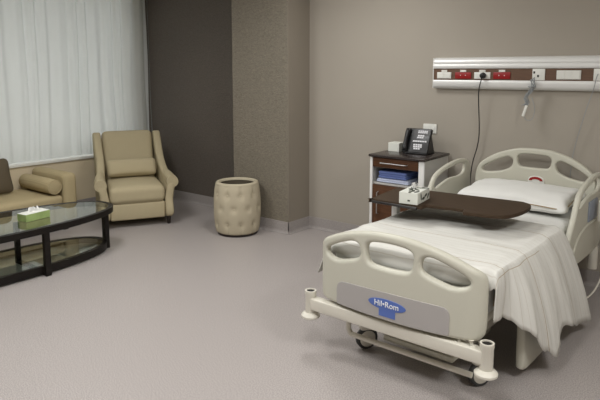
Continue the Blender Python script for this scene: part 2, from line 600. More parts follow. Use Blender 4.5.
for v in me.vertices:
    fy, fz = 1 - (v.co.y / 0.20) ** 2, 1 - (v.co.z / 0.18) ** 2
    v.co.x *= 0.25 + 0.9 * max(0, fy * fz) ** 0.5
    k = 1 + 0.05 * (abs(v.co.y / 0.20) * abs(v.co.z / 0.18)) - 0.02
    v.co.y *= k; v.co.z *= k
cu_.location = (-2.42, -2.185, 0.578)
cu_.rotation_euler = (0, -0.25, 0.12)
tag(cu_, 'dark taupe square throw cushion standing on the sofa seat', 'cushion')

# ------------------------------------------------------------------ coffee table
TX, TY = -1.165, -2.69
tbl = thing('coffee_table', 'oval espresso wood coffee table with glass top in front of the sofa', 'coffee table', (TX, TY, 0))
def oval(a, b, n=2.3, N=96):
    r = []
    for k in range(N):
        t = 2 * PI * k / N
        c, s = math.cos(t), math.sin(t)
        r.append(Vector((b * math.copysign(abs(c) ** (2 / n), c), a * math.copysign(abs(s) ** (2 / n), s), 0)))
    return r
def ring(a, b, w, z0, z1):
    bm = bmesh.new()
    o, i = oval(a, b), oval(a - w, b - w)
    N = len(o)
    L = [[bm.verts.new((p.x, p.y, z)) for p in q] for q, z in ((o, z0), (o, z1), (i, z1), (i, z0))]
    for q in range(4):
        A, B = L[q], L[(q + 1) % 4]
        for k in range(N):
            bm.faces.new((A[k], A[(k + 1) % N], B[(k + 1) % N], B[k]))
    bmesh.ops.recalc_face_normals(bm, faces=bm.faces)
    return bm
def disc(a, b, z0, z1):
    bm = bmesh.new()
    return prism([(p.x, p.y) for p in oval(a, b)], z1 - z0, 0.001, M=Matrix.Translation((0, 0, z0)))
obj('top_frame', ring(1.02, 0.41, 0.04, 0.358, 0.41), M_frame, tbl, True, 30)
obj('glass_top', disc(0.978, 0.368, 0.401, 0.4085), M_glass, tbl, False)
obj('lower_frame', ring(0.945, 0.36, 0.04, 0.012, 0.075), M_frame, tbl, True, 30)
obj('glass_shelf', disc(0.903, 0.318, 0.063, 0.071), M_glass, tbl, False)
for y in (0.925, -0.925):
    obj('leg', box((0.06, y - 0.022, 0.0), (0.115, y + 0.022, 0.358), 0.003), M_frame, tbl, False)
for sg in (1, -1):
    yy = sg * 0.19
    obj('leg', box((sg * 0.3835 - 0.0215, yy - 0.024, 0.0), (sg * 0.3835 + 0.0215, yy + 0.024, 0.358), 0.003), M_frame, tbl, False)
    obj('leg', box((-sg * 0.115 - 0.02, yy - 0.02, 0.02), (-sg * 0.115 + 0.02, yy + 0.02, 0.358), 0.003), M_frame, tbl, False)
    obj('foot_bar', box((min(sg * 0.365, -sg * 0.135), yy - 0.022, 0.0), (max(sg * 0.365, -sg * 0.135), yy + 0.022, 0.022), 0.003), M_frame, tbl, False)

def tissues(bm, c, h, w, seed):
    """Crumpled tissue standing out of a box slot."""
    random.seed(seed)
    for q in range(3):
        N = 10
        rows = []
        for i in range(N + 1):
            row = []
            t = i / N - 0.5
            for j in range(5):
                s = j / 4
                hh = h * (0.62 + 0.38 * math.cos(t * 4 + q * 2)) * (0.8 + 0.3 * noise.noise(Vector((t * 5, q, seed))))
                row.append(bm.verts.new((c[0] + (q - 1) * 0.008 + 0.012 * math.sin(t * 11 + q * 2 + s * 2) * s, c[1] + t * w * (1 - 0.35 * s), c[2] + s * hh)))
            rows.append(row)
        for i in range(N):
            for j in range(4):
                bm.faces.new((rows[i][j], rows[i + 1][j], rows[i + 1][j + 1], rows[i][j + 1]))
    return bm
tb = thing('tissue_box', 'green tissue box with white tissue on the oval glass coffee table', 'tissue box', (-1.10, -2.43, 0.4100), math.radians(9))
obj('carton', box((-0.058, -0.115, 0), (0.058, 0.115, 0.062), 0.002), M_green, tb, False)
obj('top_panel', box((-0.058, -0.115, 0.0622), (0.058, 0.115, 0.064), 0.0005), M_carton, tb, False)
obj('tissue', tissues(bmesh.new(), (0, 0, 0.064), 0.055, 0.12, 3), M_tissue, tb, True, None)

# ------------------------------------------------------------------ upholstered bin
BX, BY = -0.478, -0.610
R0 = 0.245
bin_ = thing('upholstered_bin', 'cream button-tufted drum bin with dark open top beside the pier', 'bin', (BX, BY, 0))
zr = [0.385, 0.262, 0.118]
NB = 10
btn = []
for ri, z in enumerate(zr):
    for k in range(NB):
        btn.append((2 * PI * (k + 0.5 * (ri % 2)) / NB, z))
def tuft(a, r, z):
    d = 0
    for ba, bz in btn:
        da = (a - ba + PI) % (2 * PI) - PI
        dd = ((da * R0) ** 2 + (z - bz) ** 2)
        d += 0.015 * math.exp(-dd / 0.0010)
    cr = 0
    for k in range(NB):
        da = (a - 2 * PI * k / NB + PI) % (2 * PI) - PI
        cr += 0.006 * math.exp(-(da * R0) ** 2 / 0.0002) * (1 if z > 0.385 or z < 0.118 else 0.25)
    return r - d - cr
prof = []
for i in range(49):
    z = 0.018 + 0.462 * i / 48
    t = (z - 0.25) / 0.232
    prof.append((0.212 + 0.031 * max(0, 1 - t * t) ** 0.6 - (0.012 if i == 0 else 0), z))
obj('body', lathe(prof, 160, fn=tuft, capt=False), M_bin, bin_, True, None)
rim = []
for k in range(13):
    a = PI * k / 12
    rim.append((0.196 + 0.024 * math.cos(a), 0.472 + 0.022 * math.sin(a)))
obj('rim', lathe(rim, 64, capb=False, capt=False), M_bin, bin_, True, None)
obj('lining', lathe([(0.178, 0.10), (0.176, 0.475)], 64, capt=False), M_lining, bin_, True, None)
obj('base_ring', lathe([(0.205, 0), (0.208, 0.02)], 48), M_leg, bin_)
for ba, bz in btn:
    t = (bz - 0.25) / 0.232
    r = 0.212 + 0.031 * max(0, 1 - t * t) ** 0.6 - 0.018
    b_ = bmesh.new()
    bmesh.ops.create_uvsphere(b_, u_segments=10, v_segments=6, radius=0.009)
    b_.transform(Matrix.Translation((r * math.cos(ba), r * math.sin(ba), bz)))
    obj('button', b_, M_bin, bin_)

bin_.scale = (1, 1, 1.10)

# ------------------------------------------------------------------ bedside cabinet
KX0, KX1, KY0, KY1, KZ = 1.045, 1.555, -0.49, -0.03, 0.944
cab = thing('bedside_cabinet', 'walnut and grey bedside cabinet with open niche against the wall', 'cabinet', ((KX0 + KX1) / 2, (KY0 + KY1) / 2, 0))
body = box((KX0, KY0, 0.06), (KX0 + 0.018, KY1, KZ - 0.022), 0.002)
box((KX0 + 0.018, KY1 - 0.02, 0.06), (KX1 - 0.018, KY1, KZ - 0.022), bm=body)
box((KX1 - 0.018, KY0, 0.06), (KX1, KY1, KZ - 0.022), 0.002, bm=body)
for z in (0.06, 0.68, 0.83):
    box((KX0 + 0.018, KY0 + 0.012, z), (KX1 - 0.018, KY1 - 0.02, z + 0.016), bm=body)
obj('body', rel(body, cab), M_cabside, cab, False)
post = box((KX0 - 0.004, KY0 - 0.014, 0.05), (KX0 + 0.022, KY0, KZ - 0.022), 0.005)
obj('post', rel(post, cab), M_alu, cab)
post = box((KX1 - 0.05, KY0 - 0.014, 0.05), (KX1 + 0.004, KY0, KZ - 0.022), 0.01)
obj('post', rel(post, cab), M_alu, cab)
obj('top', rel(box((KX0 - 0.012, KY0 - 0.03, KZ - 0.022), (KX1 + 0.012, KY1 + 0.005, KZ), 0.006), cab), M_cabtop, cab)
dr = obj('drawer', rel(box((KX0 + 0.024, KY0 - 0.012, 0.835), (KX1 - 0.052, KY0 + 0.35, KZ - 0.026), 0.003), cab), M_walnut, cab)
hd = tube([(1.15, KY0 - 0.012, 0.876), (1.155, KY0 - 0.035, 0.876), (1.40, KY0 - 0.035, 0.876), (1.405, KY0 - 0.012, 0.876)], 0.0045, 8)
obj('handle', rel(hd, cab), M_chrome, dr)
do = obj('door', rel(box((KX0 + 0.024, KY0 - 0.012, 0.075), (KX1 - 0.052, KY0 + 0.008, 0.678), 0.003), cab), M_walnut, cab)
hd = tube([(1.127, KY0 - 0.012, 0.62), (1.127, KY0 - 0.035, 0.615), (1.127, KY0 - 0.035, 0.43), (1.127, KY0 - 0.012, 0.425)], 0.0045, 8)
obj('handle', rel(hd, cab), M_chrome, do)
for x in (KX0 + 0.05, KX1 - 0.05):
    for y in (KY0 + 0.05, KY1 - 0.05):
        c = cyl((x - 0.01, y, 0.027), (x + 0.01, y, 0.027), 0.027, 16)
        box((x - 0.014, y - 0.014, 0.03), (x + 0.014, y + 0.014, 0.062), bm=c)
        obj('caster', rel(c, cab), M_rubber, cab)
# folded linens in the niche
def folded(name, label, x0, x1, y0, y1, z0, h, layers, m):
    bm = bmesh.new()
    for k in range(layers):
        t = cushion((x1 - x0) / 2 - 0.004 * (k % 2), (y1 - y0) / 2 - 0.005 * (k % 2), h / layers / 2 + 0.001, h / layers / 2, 8, wob=0.003, seed=k + 1)
        merge(bm, t, Matrix.Translation(((x0 + x1) / 2, (y0 + y1) / 2, z0 + h / layers * (k + 0.5))))
    o = obj(name, bm, m)
    return tag(o, label, 'linen')
folded('folded_sheet', 'pale blue folded sheet lying at the bottom of the cabinet niche', 1.09, 1.40, -0.47, -0.16, 0.7005, 0.03, 2, M_linen2)
folded('folded_blanket', 'blue folded blanket stacked on the pale sheet in the cabinet niche', 1.10, 1.37, -0.46, -0.18, 0.7365, 0.058, 3, M_linen)

# small carton and phone on the cabinet
tag(obj('small_carton', box((1.075, -0.25, KZ), (1.185, -0.14, KZ + 0.078), 0.002), M_carton, None, False), 'small white carton on the cabinet top left of the phone', 'box')
ph = thing('desk_phone', 'black desk phone with white key markings on the bedside cabinet', 'phone', (1.365, -0.30, KZ), math.radians(4))
tilt = math.radians(62)
def onface(bm):
    """local face frame: x across, y up the slope, z out of the face."""
    bm.transform(Matrix.Translation((0, 0.0, 0.012)) @ Matrix.Rotation(tilt, 4, 'X'))
    return bm
obj('body', onface(box((-0.108, 0.0, -0.028), (0.098, 0.205, 0.0), 0.008, 3)), M_black, ph)
st = bmesh.new()
box((-0.095, 0.0, 0.0), (0.095, 0.17, 0.014), 0.005, bm=st)
for x in (-0.09, 0.07):
    prism([(0.03, 0.012), (0.165, 0.012), (0.10, 0.15), (0.085, 0.15)], 0.02, M=Matrix.Translation((x, 0, 0)) @ Matrix(((0, 0, 1, 0), (1, 0, 0, 0), (0, 1, 0, 0), (0, 0, 0, 1))), bm=st)
obj('stand', st, M_black, ph)
hs = bmesh.new()
P = [(-0.085, 0.015, 0.012), (-0.085, 0.035, 0.018), (-0.085, 0.10, 0.024), (-0.085, 0.16, 0.018), (-0.085, 0.18, 0.012)]
tube(P, [0.017, 0.020, 0.015, 0.020, 0.017], 14, hs, 4)
box((-0.106, 0.004, 0.0), (-0.064, 0.05, 0.022), 0.009, 3, bm=hs)
box((-0.106, 0.150, 0.0), (-0.064, 0.196, 0.022), 0.009, 3, bm=hs)
obj('handset', onface(hs), M_black, ph)
obj('display', onface(box((-0.045, 0.145, 0.0), (0.088, 0.19, 0.002))), M_edge, ph, False)
def keys(rows):
    kb = bmesh.new()
    for (yy, n, w, x0_, h_) in rows:
        for k in range(n):
            xx = x0_ + k * (w + 0.003)
            box((xx, yy, 0.001), (xx + w, yy + h_, 0.0035), bm=kb)
    return onface(kb)
obj('display_text', keys(((0.176, 5, 0.013, -0.008, 0.009), (0.163, 5, 0.013, -0.008, 0.010))), M_lilac, ph, False)
obj('function_keys', keys(((0.136, 3, 0.015, -0.004, 0.012), (0.120, 3, 0.015, -0.008, 0.012), (0.090, 6, 0.016, -0.036, 0.011))), M_lilac, ph, False)
obj('keypad', keys(((0.060, 4, 0.015, -0.025, 0.012), (0.044, 4, 0.015, -0.023, 0.012), (0.028, 3, 0.015, -0.018, 0.012))), M_lilac, ph, False)

# wall socket plate behind the phone
ws = thing('wall_socket', 'white wall socket plate on the wall just behind the black phone', 'socket', (1.36, 0, 1.145))
obj('plate', box((-0.065, -0.012, -0.042), (0.065, 0.0, 0.042), 0.004), M_white, ws)
obj('rocker', box((0.02, -0.016, -0.016), (0.045, -0.012, 0.016), 0.002), M_white, ws)

# ------------------------------------------------------------------ bedhead trunking
TR0, TR1 = 1.408, 3.64
tr = thing('bedhead_trunking', 'long silver and brown bedhead trunking with sockets on the wall', 'wall unit', (TR0, 0, 1.64))
def extr(profile, x0, x1):
    bm = bmesh.new()
    A = [[bm.verts.new((x, p[0], p[1] - 1.64)) for p in profile] for x in (0 + x0 - TR0, x1 - TR0)]
    n = len(profile)
    for k in range(n):
        bm.faces.new((A[0][k], A[0][(k + 1) % n], A[1][(k + 1) % n], A[1][k]))
    bm.faces.new(A[0]); bm.faces.new(A[1][::-1])
    bmesh.ops.recalc_face_normals(bm, faces=bm.faces)
    return bm
up = [(0, 1.772), (-0.03, 1.772), (-0.05, 1.766), (-0.064, 1.752), (-0.07, 1.735), (-0.07, 1.722), (-0.066, 1.718), (-0.070, 1.714), (-0.074, 1.70), (-0.072, 1.684), (-0.066, 1.677), (-0.02, 1.677), (0, 1.677)]
lo_ = [(0, 1.582), (-0.02, 1.582), (-0.066, 1.582), (-0.072, 1.574), (-0.072, 1.556), (-0.066, 1.532), (-0.052, 1.514), (-0.03, 1.506), (0, 1.506)]
obj('upper_rail', extr(up, TR0, TR1), M_alu, tr, True, 50)
obj('lower_rail', extr(lo_, TR0, TR1), M_alu, tr, True, 50)
M_brown = mat('brown_fascia', rgb(98, 72, 54), 0.5, bump=0.03, var=0.15, vscale=5, stretch=(2, 30, 30))
obj('fascia', extr([(0, 1.677), (-0.06, 1.677), (-0.06, 1.582), (0, 1.582)], TR0, TR1), M_brown, tr, False)
obj('end_cap', box((-0.008, -0.066, -0.13), (0.0, 0.0, 0.13), 0.003), M_alu, tr)
def sock(x0, x1, m, z0=1.593, z1=1.648, tab=True, pins=True, split=0):
    a, b = x0 * 1.0092 + 0.007 - TR0, x1 * 1.0092 + 0.007 - TR0
    o = obj('socket', box((a, -0.068, z0 - 1.64), (b, -0.0585, z1 - 1.64), 0.003), m, tr)
    if tab:
        c = (a + b) / 2
        obj('label_tab', box((c - 0.026, -0.066, 1.65 - 1.64), (c + 0.026, -0.0595, 1.667 - 1.64), 0.001), M_white, o, False)
    if pins:
        for c in ((a + b) / 2 - 0.022, (a + b) / 2 + 0.022):
            obj('pin_hole', cyl((c, -0.0685, -0.018), (c, -0.066, -0.018), 0.004, 8), M_alu if m is M_red else M_cabside, o)
    if split:
        for k in range(split):
            c0 = a + 0.006 + (b - a - 0.012) * k / split
            c1 = a + 0.006 + (b - a - 0.012) * (k + 1) / split
            obj('rocker', box((c0 + 0.001, -0.072, z0 + 0.006 - 1.64), (c1 - 0.001, -0.068, z1 - 0.006 - 1.64), 0.001), M_white, o, False)
    return o
sock(1.421, 1.549, M_white, pins=False, split=2)
sock(1.585, 1.725, M_red)['label'] = 'red socket'
sock(1.751, 1.886, M_white, pins=False)
sock(1.911, 2.048, M_red)['label'] = 'red socket'
so = sock(2.218, 2.312, M_white, 1.585, 1.674, False, False)
for jx, jz in ((0.845, 0.006), (0.875, -0.022)):
    obj('jack', box((jx, -0.0695, jz - 0.009), (jx + 0.014, -0.066, jz + 0.009), 0.001), M_dark, so, False)
sock(2.396, 2.568, M_white, 1.593, 1.662, False, False, 3)
sock(2.653, 2.75, M_white, 1.585, 1.674, False, False)

# black power lead with its plug
pc = thing('power_cord', 'black power cord plugged into the trunking and hanging behind the bed', 'cord', (1.856, -0.0715, 1.62))
def relt(bm, o, dx=0.0):
    return rel(xf(bm, (dx, 0, 0)), o)
obj('plug', xf(lathe([(0.024, 0), (0.026, 0.012), (0.022, 0.03), (0.010, 0.038)], 18), (0, 0, 0), (PI / 2, 0, 0)), M_black, pc)
obj('cord', relt(tube([(1.856, -0.100, 1.615), (1.852, -0.112, 1.58), (1.828, -0.09, 1.46), (1.830, -0.05, 1.17), (1.818, -0.045, 1.03), (1.772, -0.04, 0.83), (1.76, -0.04, 0.5), (1.78, -0.04, 0.20), (1.82, -0.06, 0.03)], 0.0045, 8, None, 6), pc), M_black, pc)
# coiled grey lead
hk = thing('cable_hank', 'grey coiled cable with white connector hanging from the trunking', 'cable', (2.272, -0.075, 1.62))
random.seed(5)
P = []
for k in range(46):
    t = k / 45
    zc = 1.63 - 0.22 * abs(math.sin(t * PI * 3.5)) - 0.02
    P.append((2.282 - 0.3 * (1.63 - zc) + 0.022 * math.sin(k * 1.9) * (0.5 + t), -0.100 - 0.012 * math.cos(k * 2.3), zc))
obj('cord', relt(tube(P, 0.0028, 6, None, 3), hk), M_cordgrey, hk)
obj('tie', relt(tube([(2.257 + 0.026 * math.cos(a), -0.10 + 0.02 * math.sin(a), 1.535) for a in [2 * PI * i / 16 for i in range(17)]], 0.005, 6), hk), M_cordgrey, hk)
cn = box((-0.010, -0.008, -0.045), (0.010, 0.008, 0.045), 0.003)
xf(cn, (2.212, -0.10, 1.345), (0, 0.28, 0))
obj('connector', relt(cn, hk), M_white, hk)
obj('loop', relt(tube([(2.207, -0.10, 1.30), (2.232, -0.10, 1.272), (2.272, -0.10, 1.285), (2.287, -0.10, 1.36), (2.262, -0.10, 1.45)], 0.0025, 6, None, 6), hk), M_cordgrey, hk)
nc = obj('nurse_call_cord', tube([(2.715, -0.072, 1.635), (2.709, -0.092, 1.60), (2.692, -0.085, 1.51), (2.645, -0.055, 1.36), (2.578, -0.035, 1.07), (2.56, -0.03, 0.9), (2.55, -0.03, 0.6)], 0.003, 6, None, 6), M_cordgrey)
tag(nc, 'thin grey cord dropping from the rightmost white socket behind the headboard', 'cord')

# ------------------------------------------------------------------ hospital bed
BO = Vector((2.221, -2.189, 0))
BR = math.radians(-1.9)
BM_ = Matrix.Translation(BO) @ Matrix.Rotation(BR, 4, 'Z')
def B(x, y, z): return BM_ @ Vector((x, y, z))
bed = thing('hospital_bed', 'beige hospital bed with moulded end boards and side rails', 'bed', BO, BR)
XZ = Matrix(((1, 0, 0, 0), (0, 0, 1, 0), (0, 1, 0, 0), (0, 0, 0, 1)))   # (x,y,z)->(x,z,y)
def mirror_pts(half):
    """half outline from bottom-right up to the top centre -> closed symmetric outline"""
    r = list(half)
    return r + [(-x, z) for x, z in reversed(half) if abs(x) > 1e-6]
# headboard
def bow_head(v):
    v.co.y += 0.03 * (v.co.x / 0.45) ** 2 * -1
hb_half = [(0.30, 0.43), (0.41, 0.433), (0.446, 0.46), (0.456, 0.52), (0.458, 0.65), (0.460, 0.78), (0.450, 0.86), (0.41, 0.925), (0.29, 1.002), (0.15, 1.047), (0.07, 1.056), (0.0, 1.058)]
h_side = [(0.164, 0.952), (0.186, 0.977), (0.22, 0.976), (0.30, 0.942), (0.382, 0.895), (0.406, 0.866), (0.385, 0.846), (0.32, 0.848), (0.24, 0.866), (0.178, 0.90)]
h_mid = [(-0.128, 0.98), (-0.105, 1.006), (-0.05, 1.012), (0.05, 1.012), (0.105, 1.006), (0.128, 0.98), (0.122, 0.935), (0.10, 0.912), (0.05, 0.908), (-0.05, 0.908), (-0.10, 0.912), (-0.122, 0.935)]
hbm = plate(mirror_pts(hb_half), [h_side, [(-x, z) for x, z in h_side], h_mid], 0.044, 0.014, 20)
hbm.transform(XZ)
for v in hbm.verts:
    bow_head(v)
hbm.transform(Matrix.Translation((0.035, 2.04, 0)))
bmesh.ops.recalc_face_normals(hbm, faces=hbm.faces)
hbo = obj('headboard', hbm, M_bed, bed, True, 35)
rl = plate([(-0.06, 0.785), (-0.058, 0.83), (-0.03, 0.85), (0.03, 0.85), (0.058, 0.83), (0.06, 0.785), (0.03, 0.78), (-0.03, 0.78)], [], 0.008, 0.003)
rl.transform(Matrix.Translation((0.06, 2.014, -0.005)) @ XZ)
rlo = obj('badge', rl, M_white, hbo)
ra = prism([(0.052 * math.cos(a), 0.03 * math.sin(a)) for a in [PI * k / 14 for k in range(15)]] + [(0.030 * math.cos(a), 0.012 * math.sin(a)) for a in [PI * k / 14 for k in range(14, -1, -1)]], 0.003, M=Matrix.Translation((0.06, 2.006, 0.812)) @ XZ)
obj('red_arc', ra, M_red, hbo)
# footboard
fb_half = [(0.25, 0.345), (0.45, 0.35), (0.49, 0.365), (0.503, 0.41), (0.505, 0.55), (0.503, 0.645), (0.487, 0.687), (0.43, 0.722), (0.33, 0.763), (0.22, 0.793), (0.10, 0.812), (0.0, 0.816)]
f_side = [(0.185, 0.688), (0.20, 0.725), (0.245, 0.734), (0.335, 0.706), (0.415, 0.668), (0.436, 0.644), (0.42, 0.620), (0.36, 0.606), (0.28, 0.622), (0.20, 0.652)]
f_mid = [(-0.142, 0.72), (-0.118, 0.75), (-0.05, 0.762), (0.05, 0.762), (0.118, 0.75), (0.142, 0.72), (0.136, 0.665), (0.112, 0.640), (0.05, 0.632), (-0.05, 0.632), (-0.112, 0.640), (-0.136, 0.665)]
def bow_foot(x):
    a = abs(x)
    return -0.03 + 0.055 * (a / 0.5) ** 2 + (0.03 * ((a - 0.42) / 0.08) ** 2 if a > 0.42 else 0)
fbm = plate(mirror_pts(fb_half), [f_side, [(-x, z) for x, z in f_side], f_mid], 0.052, 0.022, 36)
fbm.transform(XZ)
for v in fbm.verts:
    v.co.y += bow_foot(v.co.x)
    v.co.x *= 0.972
bmesh.ops.recalc_face_normals(fbm, faces=fbm.faces)
FRONT = Matrix.Translation((-0.005, 0.010, 0)) @ Matrix.Rotation(math.radians(1.3), 4, 'Z')
fbm.transform(FRONT)
fbo = obj('footboard', fbm, M_bed, bed, True, 35)
def on_foot(bm, off):
    """(x, z, t) plate -> lies on the camera-side face of the footboard."""
    bm.transform(XZ)
    for v in bm.verts:
        v.co.y = bow_foot(v.co.x) - 0.026 - off - v.co.y
    bm.transform(FRONT)
    bmesh.ops.recalc_face_normals(bm, faces=bm.faces)
    return bm
pn = plate([(-0.335, 0.36), (-0.337, 0.40), (-0.337, 0.45), (-0.318, 0.482), (-0.26, 0.495), (0, 0.505), (0.26, 0.503), (0.32, 0.495), (0.337, 0.465), (0.337, 0.41), (0.335, 0.37), (0.30, 0.358), (0, 0.356), (-0.30, 0.356)], [], 0.006, 0.002, 24)
obj('grey_panel', on_foot(pn, 0.001), M_bedgrey, fbo, True, 35)
N = 36
ov = [(0.0 + 0.112 * math.cos(2 * PI * k / N), 0.440 + 0.030 * math.sin(2 * PI * k / N)) for k in range(N)]
lg = plate(ov, [], 0.004, 0.001, 10, 1)
t2 = box((-0.045, 0.374, -0.002), (0.052, 0.434, 0.0015))
merge(lg, t2)
obj('logo', on_foot(lg, 0.005), M_blue, fbo, True, 35)
fc = bpy.data.curves.new('lettering', 'FONT')
fc.body = 'Hil\u2022Rom'
fc.size = 0.043
fc.align_x = 'CENTER'
fc.align_y = 'CENTER'
fc.extrude = 0.001
fc.offset = 0.0002
fo = bpy.data.objects.new('t', fc)
COL.objects.link(fo)
dg = bpy.context.evaluated_depsgraph_get()
tm = bpy.data.meshes.new_from_object(fo.evaluated_get(dg))
bpy.data.objects.remove(fo)
tb_ = bmesh.new(); tb_.from_mesh(tm)
tb_.transform(Matrix.Translation((0.0, 0.441, 0)))
obj('lettering', on_foot(tb_, 0.0085), M_letter, fbo, False)
ph.scale = (1.13, 1.13, 1.13)
# lower frame
def xf2(bm):
    bm.transform(FRONT)
    return bm
obj('bumper_beam', xf2(box((-0.53, -0.035, 0.262), (0.51, 0.025, 0.333), 0.008, 3)), M_bedmetal, bed)
for x in (-0.36, -0.2, 0.12, 0.38, 0.44):
    obj('mounting_stud', xf2(cyl((x, 0.0, 0.33), (x, 0.0, 0.36), 0.014, 10)), M_bedmetal, bed)

for x in (-0.545, 0.520):
    p = lathe([(0.032, 0.22), (0.032, 0.345), (0.034, 0.35), (0.034, 0.372), (0.025, 0.372), (0.024, 0.34)], 28, center=(x, -0.005, 0), capt=False)
    po = obj('corner_post', xf2(p), M_bedmetal, bed)
    obj('socket_hole', xf2(lathe([(0.0255, 0.355), (0.0255, 0.366)], 24, center=(x, -0.005, 0))), M_dark, po)
    obj('bumper_roller', xf2(lathe([(0.03, 0.203), (0.048, 0.205), (0.056, 0.212), (0.056, 0.222), (0.046, 0.233), (0.034, 0.240)], 32, center=(x, -0.005, 0))), M_bedmetal, po)
for x in (-0.545, 0.535):
    obj('corner_post', lathe([(0.034, 0.20), (0.034, 0.372)], 20, center=(x * 0.92, 2.03, 0)), M_bedmetal, bed)
obj('brake_bar', xf2(tube([(-0.33, 0.09, 0.27), (-0.33, 0.08, 0.18), (-0.315, 0.075, 0.15), (-0.27, 0.075, 0.14), (0.1, 0.075, 0.138), (0.42, 0.075, 0.138)], 0.015, 12, None, 5)), M_bedmetal, bed)
fr = bmesh.new()
for x in (-0.34, 0.30):
    box((x, 0.06, 0.235), (x + 0.05, 2.0, 0.295), 0.006, bm=fr)
for y in (0.10, 0.9, 1.8):
    box((-0.34, y, 0.2355), (0.35, y + 0.08, 0.29), 0.006, bm=fr)
obj('base_frame', fr, M_bedmetal, bed)
obj('foot_pan', box((-0.12, 0.11, 0.152), (0.30, 0.62, 0.185), 0.008), M_bed, bed)
dk = box((-0.44, 0.08, 0.385), (0.44, 2.0, 0.44), 0.012)
for x in (-0.25, 0.21):
    box((x, 0.3, 0.29), (x + 0.04, 0.7, 0.386), 0.005, bm=dk)
    box((x, 1.2, 0.29), (x + 0.04, 1.6, 0.386), 0.005, bm=dk)
obj('mattress_deck', dk, M_bed, bed)
for x, y in ((-0.305, 0.225), (0.385, 0.265), (-0.285, 1.80), (0.34, 1.80)):
    w = lathe([(0.03, -0.018), (0.060, -0.018), (0.068, -0.010), (0.068, 0.010), (0.060, 0.018), (0.03, 0.018)], 32)
    xf(w, (x, y, 0.068), (0, PI / 2, -0.55))
    co = bmesh.new()
    cyl((x, y + 0.01, 0.16), (x, y + 0.01, 0.24), 0.022, 14, co)
    f = cushion(0.03, 0.05, 0.03, 0.025, 8)
    xf(f, (x, y, 0.148), (0, 0, -0.55)); merge(co, f)
    c = obj('caster', co, M_bedmetal, bed)
    obj('wheel', w, M_rubber, c)
    obj('hub_cap', xf(lathe([(0.044, -0.022), (0.05, -0.018), (0.05, 0.018), (0.044, 0.022)], 24), (x, y, 0.068), (0, PI / 2, -0.55)), M_bedmetal, c)
# side rails
YZ = Matrix(((0, 0, 1, 0), (1, 0, 0, 0), (0, 1, 0, 0), (0, 0, 0, 1)))   # (a,b,c)->(c,a,b)
rail_o = [(1.25, 0.40), (1.215, 0.44), (1.205, 0.52), (1.24, 0.60), (1.33, 0.70), (1.385, 0.785), (1.43, 0.85), (1.52, 0.89), (1.68, 0.925), (1.85, 0.942), (1.985, 0.932), (2.055, 0.89), (2.075, 0.80), (2.08, 0.55), (2.06, 0.42), (1.9, 0.38), (1.5, 0.38)]
rail_h = [(1.428, 0.79), (1.47, 0.842), (1.56, 0.872), (1.70, 0.898), (1.85, 0.910), (1.945, 0.905), (1.965, 0.872), (1.945, 0.828), (1.86, 0.808), (1.69, 0.808), (1.56, 0.785), (1.455, 0.760)]
for s in (-1, 1):
    rb = plate(rail_o, [rail_h], 0.028, 0.008)
    rb.transform(Matrix.Translation((s * 0.515, 0, 0)) @ YZ)
    bmesh.ops.recalc_face_normals(rb, faces=rb.faces)
    ro = obj('side_rail', rb, M_bed, bed, True, 35)
    # raised outer rim and lower moulded cheek
    rim_ = [(1.235, 0.42), (1.225, 0.52), (1.26, 0.60), (1.345, 0.70), (1.40, 0.785), (1.447, 0.842), (1.53, 0.878), (1.68, 0.91), (1.85, 0.925), (1.98, 0.915), (2.04, 0.88), (2.058, 0.80), (2.062, 0.55)]
    obj('rim', tube([(s * 0.518, y, z) for y, z in rim_], 0.0195, 14, None, 5), M_bed, ro)
    obj('moulding', tube([(s * 0.528, y, z) for y, z in [(1.33, 0.42), (1.36, 0.50), (1.46, 0.57), (1.62, 0.605), (1.85, 0.61), (2.04, 0.60)]], 0.012, 10, None, 5), M_bed, ro)
    cpn = box((s * 0.532 - 0.006, 1.66, 0.63), (s * 0.532 + 0.006, 1.88, 0.77), 0.004)
    obj('control_panel', cpn, M_screen, ro)
foot_o = [(0.46, 0.06), (0.445, 0.10), (0.44, 0.30), (0.455, 0.39), (0.52, 0.42), (0.75, 0.42), (0.92, 0.41), (0.985, 0.36), (0.99, 0.15), (0.96, 0.07), (0.90, 0.04), (0.55, 0.04)]
for s in (1,):
    rb = plate(foot_o, [], 0.046, 0.02)
    rb.transform(Matrix.Translation((s * 0.525, 0, 0)) @ YZ)
    bmesh.ops.recalc_face_normals(rb, faces=rb.faces)
    obj('side_rail', rb, M_bed, bed, True, 35)

# mattress
mt = thing('mattress', 'white sheeted mattress lying on the hospital bed deck', 'mattress', BO, BR)
mb = xf(cushion(0.472, 0.965, 0.107, 0.045, 22, wob=0.003), (0, 1.022, 0.552))
for v in mb.verts:
    if v.co.y < 0.4: v.co.y += 0.055 * (v.co.x / 0.472) ** 4 * (0.4 - v.co.y) / 0.35
obj('sheet_cover', mb, M_sheet, mt)
obj('seam', tube([(0.474, 0.19, 0.615), (0.476, 0.185, 0.55), (0.474, 0.18, 0.49)], 0.003, 6), M_piping, mt)
tk = bmesh.new()
for k in range(7):
    y = 1.08 + k * 0.11
    t = cushion(0.03, 0.07, 0.045, 0.028, 8, wob=0.008, seed=k)
    merge(tk, t, Matrix.Translation((0.455, y, 0.492 + 0.015 * math.sin(k * 2))))
obj('tucked_sheet', tk, M_sheet, mt)

